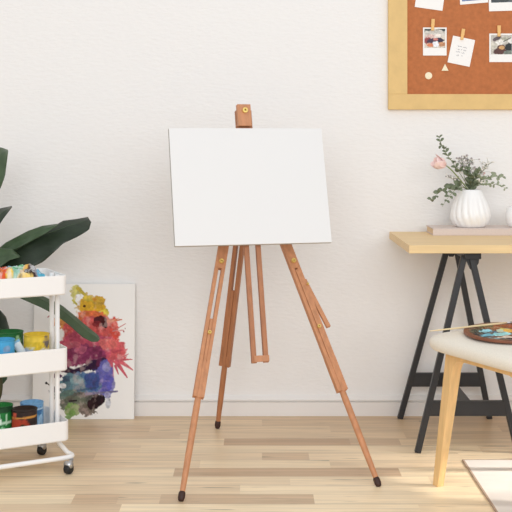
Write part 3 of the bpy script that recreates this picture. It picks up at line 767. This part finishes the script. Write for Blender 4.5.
def build_rag():
    nx, ny = 110, 70; z0 = CZ['top'][0]+.006
    A = np.linspace(-TL+.03, -.0215, nx+1); B = np.linspace(.012, TW-.015, ny+1)
    AA, BB = np.meshgrid(A, B)
    px = np.array([[CX+F*cp(a,b,.68).x/cp(a,b,.68).y for a in A] for b in B])
    edge = np.minimum(np.minimum((AA-A[0]), (A[-1]-AA)), np.minimum(BB-B[0], B[-1]-BB))
    mound = .078*np.exp(-((px-24)/20)**2)+.066*np.exp(-((px+6)/22)**2)+.060*np.exp(-((px-54)/14)**2)
    mound = np.minimum(mound, .076)*(.55+.45*np.sin(np.clip((BB-.0)/TW,0,1)*math.pi))
    wr = (fbm(AA*30, BB*34, 4)-.5)*.032+np.abs(fbm(AA*55+9, BB*50, 3)-.5)*.028
    Z = z0+(mound+.0)*sstep(0,.05,edge)+wr*sstep(0,.03,edge)+.003
    Z = np.maximum(Z, z0)
    p = Paint(px, BB*100, (232,238,236))
    p.blob(4,12,12,12,(232,96,52),.5,.15); p.blob(14,6,8,10,(244,196,70),.5,.18); p.blob(20,12,8,14,(150,196,176),.6,.2); p.blob(28,8,7,10,(226,176,90),.6,.2); p.blob(19,18,6,8,(110,190,130),.6,.2)
    p.blob(33,9,6,10,(92,58,46),.5,.2); p.blob(30,6,6,4,(60,44,40),.5,.2); p.blob(38,14,5,10,(150,140,146),.5,.2); p.blob(42,8,5,8,(96,186,214),.6,.25); p.blob(47,14,4,6,(160,214,226),.6,.25); p.blob(-8,12,10,12,(236,120,60),.5,.2)
    p.blob(24,3,8,3,(240,206,120),.5,.2); p.blob(12,16,5,6,(120,200,214),.5,.2)
    p.mix(sstep(.42,.7,fbm(px*.22+9, BB*40, 4))*.6, (238,240,238)); p.mix(sstep(.55,.8,fbm(px*.3+50, BB*60+8, 4))*.6, (70,60,66))
    mb = MB().grid(lambda s, t: cp(A[int(round(s*nx))], B[int(round(t*ny))], float(Z[int(round(t*ny)), int(round(s*nx))])), nx, ny)
    o = obj('paint_rag', mb, M['rag'], None, smooth=True, base=cp(-TL/2, TW/2, z0), cols=p.flat())
    tag(o, 'crumpled white rag stained with many paint colours on the top shelf', 'rag')
build_rag()

# ------------------------------------------------------------------ tall leafy plant at the left edge
def build_plant():
    PB = V((-1.185,4.17,0))
    pl = thing('potted_plant', PB, 'tall plant with long dark green leaves at the left edge', 'plant')
    obj('pot', MB().lathe([(0,0),(.095,0),(.10,.004),(.13,.24),(.135,.25),(.13,.255),(.122,.25),(.118,.225),(0,.22)], PB, n=40), mat('pale_pot', S(222,216,206), .7), pl, smooth=True)
    obj('soil', MB().lathe([(0,.228),(.08,.23),(.117,.224)], PB, n=24), mat('soil', S(60,46,36), .95, noise=.3, nscale=60), pl)
    def leaf(upper, lower, Ya, Yb, mid, fold, m, droop=0.0, nu=40, nv=12, seed=0):
        """upper and lower outline from leaf base to tip; the blade is folded along its midrib and bows in depth"""
        def samp(pl_, t):
            d = [0]
            for a, b in zip(pl_, pl_[1:]): d.append(d[-1]+math.hypot(b[0]-a[0], b[1]-a[1]))
            x = t*d[-1]
            for i in range(len(pl_)-1):
                if x <= d[i+1] or i == len(pl_)-2:
                    f = (x-d[i])/(d[i+1]-d[i]+1e-9); return (pl_[i][0]+f*(pl_[i+1][0]-pl_[i][0]), pl_[i][1]+f*(pl_[i+1][1]-pl_[i][1]))
        def fn(s, t):
            a = samp(upper, t); b = samp(lower, t); u = a[0]+(b[0]-a[0])*s; v = a[1]+(b[1]-a[1])*s
            Y = Ya+(Yb-Ya)*t+droop*t*t
            Y += fold*(abs(s-mid)/max(mid,1-mid)) * (1 if s < mid else -.55)
            Y += .004*math.sin(t*26+seed)*abs(s-mid)*2
            return P(u, v, Y)
        mb = MB().grid(fn, nv, nu)
        lf = obj('leaf', mb, m, pl, smooth=True, solid=.0016)
        rib = MB().tube([fn(mid, k/24)+V((0,-.0004,0)) for k in range(24)], [.0026-.0018*k/23 for k in range(24)], 6)
        obj('midrib', rib, M['leaf_light'], lf, smooth=True)
        return fn(mid, 0)
    starts = []
    # the long blade pointing right above the cart
    starts.append(leaf([(-34,281),(-18,262),(0,252),(14,240),(28,231.5),(42,226.5),(57,224.5),(63,220.8),(76,219.2),(88,217)],
                       [(-34,288),(-18,284),(0,276),(30,268),(43,262),(52,254),(63,243.5),(78,236.5),(89,229.8),(91,222)], 4.14, 4.19, .3, .07, M['leaf']))
    starts.append(leaf([(-22,272),(-8,254),(6,242.5),(28,231),(42,226),(58,223.8)], [(-22,276),(-4,262),(12,251),(30,241.5),(46,233),(58,225)], 4.105, 4.145, .5, .02, M['leaf_light'], seed=3))  # light on the long blade's upper half, added as a paler leaf in front
    # blade hanging down behind the cart towards the painting
    starts.append(leaf([(-6,266),(12,282),(30,291),(46,297.5),(62,305.5),(75,316),(89,328),(98,335),(100,339)],
                       [(-14,276),(4,290),(22,299),(40,307),(56,315),(69,325),(83,337.5),(92,342),(98,341.5)], 4.13, 4.24, .35, .05, M['leaf_light'], seed=2))
    # upright blade at the top left
    starts.append(leaf([(-34,262),(-30,220),(-24,185),(-16,160),(-6,148.5),(0,147),(8,150)],
                       [(-30,264),(-16,232),(-6,200),(1,187),(5,176),(6.5,164),(8,151)], 4.17, 4.14, .5, .05, M['leaf_light'], seed=4))
    # small tip
    starts.append(leaf([(-36,262),(-24,232),(-10,214),(0,208.5),(12,206)], [(-30,266),(-16,244),(-4,230),(3,219),(12,207)], 4.11, 4.10, .5, .04, M['leaf'], seed=5))
    # low dark blades behind the shelves
    starts.append(leaf([(-44,330),(-28,314),(-14,308),(0,310),(6,317),(10,331)], [(-44,338),(-30,340),(-16,345),(-4,346),(4,343),(10,334)], 4.20, 4.16, .5, .05, M['leaf'], seed=6))
    starts.append(leaf([(-40,362),(-24,356),(-8,360),(4,369),(7.5,376)], [(-40,370),(-24,376),(-8,380),(3,384),(7,379)], 4.18, 4.15, .5, .04, M['leaf_light'], seed=8))
    # short light folded bit in front of the long blade
    starts.append(leaf([(-30,262),(-14,250),(0,248),(12,249),(20,256)], [(-30,274),(-14,272),(0,267),(10,260),(20,257)], 4.09, 4.06, .5, .03, M['leaf_light'], seed=9))
    for i, s in enumerate(starts):
        b = PB+V((.03*math.cos(i*2.1), .03*math.sin(i*2.1), .22))
        obj('stem', MB().tube(bez([b, b.lerp(s,.4)+V((-.01,0,.06)), s+V((-.02,0,-.03)), s], 14), [.011-.006*k/14 for k in range(15)], 8), M['stem'], pl, smooth=True)
    b = PB+V((.05,-.02,.22)); pts = [b, P(-14,408,4.12), P(-3,402,4.12), P(-.6,394,4.12), P(-.3,386,4.12), P(-.6,376,4.12), P(-2,362,4.12), P(-6,340,4.12), P(-12,300,4.12)]
    obj('stem', MB().tube(pts, [.011,.011,.0105,.010,.0125,.0095,.009,.008,.007], 10), M['stem'], pl, smooth=True)
build_plant()

# ------------------------------------------------------------------ chair, palette, brush
KA = V((.46,-.888,0)); KB = V((.888,.46,0)); KC = V((.545,3.555,0)); KS = .43; KL = .50
def kp(a, b, z): return KC+KA*a+KB*b+V((0,0,z))
def build_chair():
    ch = thing('dining_chair', kp(KL/2, KS/2, 0), 'pale wooden chair with a cream fabric seat in front of the desk', 'chair')
    # cushion: rounded pillow
    def fn(s, t):
        return None
    n, k = 64, 10; g = MB(); rings = []
    def sq(an, h):
        c, s = math.cos(an), math.sin(an); e = 2/6.5
        return h*math.copysign(abs(c)**e, c), h*math.copysign(abs(s)**e, s)
    prof = [(.0,.442),(.55,.442),(.9,.442),(.965,.446),(.99,.454),(1,.465),(.992,.476),(.965,.485),(.90,.4925),(.75,.4985),(.5,.502),(.25,.5035),(0,.504)]
    for f, z in prof:
        rings.append([kp(KL/2+sq(2*math.pi*j/n, f*(KL/2+.014))[0], KS/2+sq(2*math.pi*j/n, f*(KS/2+.014))[1], z) for j in range(n)])
    vs = [p for r in rings for p in r]
    fs = [(i*n+j, i*n+(j+1)%n, (i+1)*n+(j+1)%n, (i+1)*n+j) for i in range(len(rings)-1) for j in range(n)]
    g.add(vs, fs); obj('seat_cushion', g, M['fabric'], ch, smooth=True)
    W = M['pale_wood']
    def leg(sa, sb):
        # sections: z, offset along the apron, widths
        a0 = .075 if sa < 0 else KL-.075; b0 = .056 if sb < 0 else KS-.056
        g = MB(); zf = 0 if sa < 0 and sb < 0 else .0045
        secs = [(zf,-.067,-.043,.0,.024),(zf+.002,-.068,-.042,0,.026),(.15,-.050,-.017,0,.031),(.30,-.030,.008,0,.036),(.385,-.019,.022,0,.038),(.405,-.017,.030,0,.038),(.417,-.016,.042,0,.038),(.4235,-.015,.064,0,.038),(.4425,-.014,.066,0,.038)]
        for z, l, r, _, w in secs:
            sp = (1-z/.44)*.017
            for (al, be) in ((l,-w/2),(r,-w/2),(r,w/2),(l,w/2)):
                g.v.append(kp(a0+(-sa)*al*1.0, b0+sb*sp+be, z))
        m = len(secs)
        for i in range(m-1):
            for j in range(4): g.f.append([i*4+j, i*4+(j+1)%4, (i+1)*4+(j+1)%4, (i+1)*4+j])
        g.f.append([0,1,2,3]); g.f.append([(m-1)*4+j for j in range(4)])
        lg = obj('leg', g, W, ch, bevel=.006)
        cen = kp(a0+(-sa)*-.055, b0+sb*.017, 0)
        obj('glide', MB().lathe([(0,0),(.011,0),(.011,.003),(0,.003)], cen+V((0,0,zf-.0002)), n=16), M['dark_tip'], lg)
    for sa in (-1, 1):
        for sb in (-1, 1): leg(sa, sb)
    # back, on the side away from the easel
    up = (V((0,0,1))+KB*.16).normalized()
    for a in (.075, KL-.075):
        p0 = kp(a, KS-.03, .40); obj('back_post', MB().bar(p0, p0+up*.44, .03, .022, KA, .022, .018), W, ch, bevel=.004)
    def rest(s, t):
        a = .03+(KL-.06)*s; p = kp(a, KS-.03, .40)+up*(.34+.12*t); return p+KB*(.02*math.sin(math.pi*s)-.016)
    obj('backrest', MB().grid(rest, 20, 4), W, ch, smooth=True, solid=.016)
    for b in (.056, KS-.056): obj('apron', MB().frame_box(kp(KL/2, b, .4315), KA*(KL/2-.075-.05), KB*.019, V((0,0,.0108))), W, ch, bevel=.003)
    for a in (.075, KL-.075): obj('apron', MB().frame_box(kp(a, KS/2, .4315), KA*.012, KB*(KS/2-.07), V((0,0,.0108))), W, ch, bevel=.003)
build_chair()
def build_palette():
    c = V((.818,3.475,.5075)); L = V((.3,.954,0)); Sd = V((.954,-.3,0)); a, b = .19, .152
    t = thing('paint_palette', c, 'dark oval wooden palette covered in paint, lying on the chair seat', 'palette')
    n = 64
    def rim(an):
        return 1-.05*math.cos(2*an)-.16*math.exp(-((an-2.4)/.22)**2)
    out = [c+L*a*rim(2*math.pi*j/n)*math.cos(2*math.pi*j/n)+Sd*b*rim(2*math.pi*j/n)*math.sin(2*math.pi*j/n) for j in range(n)]
    obj('palette_board', MB().prism([p-V((0,0,.0025)) for p in out], (0,0,.0075)), mat('dark_stained_wood', S(128,76,52), .45, noise=.25, nscale=14), t, bevel=.001)
    nx, ny = 120, 120
    R, TH = np.meshgrid(np.linspace(0, 1, nx+1), np.linspace(0, 2*math.pi, ny+1))
    rr = np.vectorize(rim)(TH)
    X = c.x+L.x*a*.9*rr*R*np.cos(TH)+Sd.x*b*.9*rr*R*np.sin(TH); Y = c.y+L.y*a*.9*rr*R*np.cos(TH)+Sd.y*b*.9*rr*R*np.sin(TH)
    px = CX+F*X/Y; py = HZ+F*(HC-.513)/Y
    p = Paint(px, py*3, (122,68,46)); q = lambda y: y*3
    p.mix(fbm(px*.15, py*.8, 4)*.9, (96,60,44), .5)
    p.blob(486,q(325),14,9,(88,104,60),.6,.2); p.blob(505,q(327),16,8,(150,80,50),.7,.2)
    p.blob(484,q(334.5),13,11,(40,54,66),.55,.2); p.blob(505,q(340),16,5,(54,44,48),.6,.2); p.blob(478,q(331),8,6,(46,66,60),.6,.2)
    p.blob(487,q(331.5),8,4.5,(150,216,228),.6,.25); p.blob(488,q(335.5),8,4,(104,190,212),.6,.3); p.blob(502,q(334.5),9,5.5,(150,226,230),.5,.25); p.blob(496,q(332),6,3,(60,100,120),.6,.3); p.blob(501,q(331),6,4,(206,226,200),.6,.3)
    p.blob(512,q(331.5),8,6,(242,186,80),.5,.2); p.blob(518,q(329),6,6,(240,120,50),.5,.2); p.blob(505,q(329),5,3,(206,196,110),.5,.2); p.blob(507,q(337.5),8,3,(226,210,190),.6,.3); p.blob(493,q(338.5),8,2.5,(150,190,196),.6,.3)
    p.blob(530,q(332),8,8,(214,60,50),.4,.2); p.blob(538,q(340),10,8,(240,234,220),.4,.2); p.blob(528,q(343),8,5,(80,120,60),.5,.2)
    h = np.maximum(0, fbm(px*.18+3, py*.9, 4)-.42)*.012*(1-sstep(.85, 1, R))
    Z = c.z+.0053+h
    mb = MB().grid(lambda s, tt: V((X[int(round(tt*ny)),int(round(s*nx))], Y[int(round(tt*ny)),int(round(s*nx))], Z[int(round(tt*ny)),int(round(s*nx))])), nx, ny)
    obj('wet_paint', mb, M['wet_paint'], t, smooth=True, cols=p.flat())
    z = .518
    p0, p1 = PG(430,331.0,z), PG(525,320.8,z); d = (p1-p0).normalized()
    br = thing('paintbrush', (p0+p1)/2, 'thin wooden paintbrush lying across the palette on the chair', 'paintbrush')
    Lb = (p1-p0).length
    obj('handle', MB().tube([p0, p0+d*.03, p0+d*Lb*.45, p0+d*Lb*.72, p0+d*Lb*.8], [.0012,.0022,.0034,.0036,.0028], 12), mat('pale_brush_handle', S(236,214,168), .4), br, smooth=True)
    obj('ferrule', MB().tube([p0+d*Lb*.8, p0+d*Lb*.9], [.003,.0036], 12), M['grey_metal'], br, smooth=True)
    obj('bristles', MB().tube([p0+d*Lb*.9, p0+d*Lb*.95, p1], [.0035,.0042,.0012], 12), mat('brown_bristle', S(120,80,50), .8), br, smooth=True)
build_palette()

def build_rug():
    x0, y1, z = .718, 3.832, .004
    m = mat('cream_rug_weave', S(226,218,209), .95, noise=.06, nscale=5, bump=.4, bscale=300, stretch=(1,3.5,1))
    r = thing('area_rug', (x0+.9, y1-.8, 0), 'pale cream rug with a thin brown edge on the floor under the chair', 'rug')
    obj('rug_pile', MB().box((x0+.006,y1-1.6,.001),(x0+1.8,y1-.004,z)), m, r, bevel=.001)
    mb = MB().box((x0,y1-1.6,.0005),(x0+.006,y1,z+.001))
    mb.box((x0,y1-.004,.0005),(x0+1.8,y1,z+.0006))
    obj('rug_binding', mb, mat('brown_binding', S(176,150,128), .9), r)
build_rug()

# ------------------------------------------------------------------ light, camera
w = bpy.data.worlds.new('daylight'); sc.world = w; w.use_nodes = True
bg = w.node_tree.nodes['Background']; bg.inputs['Color'].default_value = (.96, .985, 1.03, 1); bg.inputs['Strength'].default_value = .735
def area(name, loc, target, sx, sy, power, col=(1,1,1), spread=180):
    l = bpy.data.lights.new(name, 'AREA'); l.shape = 'RECTANGLE'; l.size = sx; l.size_y = sy; l.energy = power; l.color = col; l.spread = math.radians(spread)
    o = bpy.data.objects.new(name, l); COL.objects.link(o); o.location = loc
    o.rotation_euler = (V(target)-V(loc)).to_track_quat('-Z', 'Y').to_euler(); return o
area('added_daylight_lamp', (.6, -1.2, 2.25), (.4, 4.3, 1.15), 5.0, 2.4, 118, (.96,.985,1.02))  # added soft area lamp for daylight; the window it stands for is assumed
area('added_sun_patch_lamp', (3.3, 3.3, 1.7), (1.15, 3.60, 0), .5, .8, 1.7, (1,.97,.92), 9)  # added narrow-spread lamp that throws the sun patch; its window is assumed, none built
cam = bpy.data.cameras.new('camera'); co = bpy.data.objects.new('camera', cam); COL.objects.link(co)
co.location = (0,0,HC); co.rotation_euler = (math.pi/2,0,0)
cam.sensor_width = 36; cam.sensor_fit = 'HORIZONTAL'; cam.lens = F/512*36; cam.shift_x = 0; cam.shift_y = -(256-HZ)/512
cam.clip_start = .05; sc.camera = co
sc.view_settings.view_transform = 'Standard'; sc.view_settings.look = 'None'; sc.view_settings.gamma = 1; sc.view_settings.exposure = .055
sc.cycles.use_denoising = True
sc.cycles.max_bounces = 8
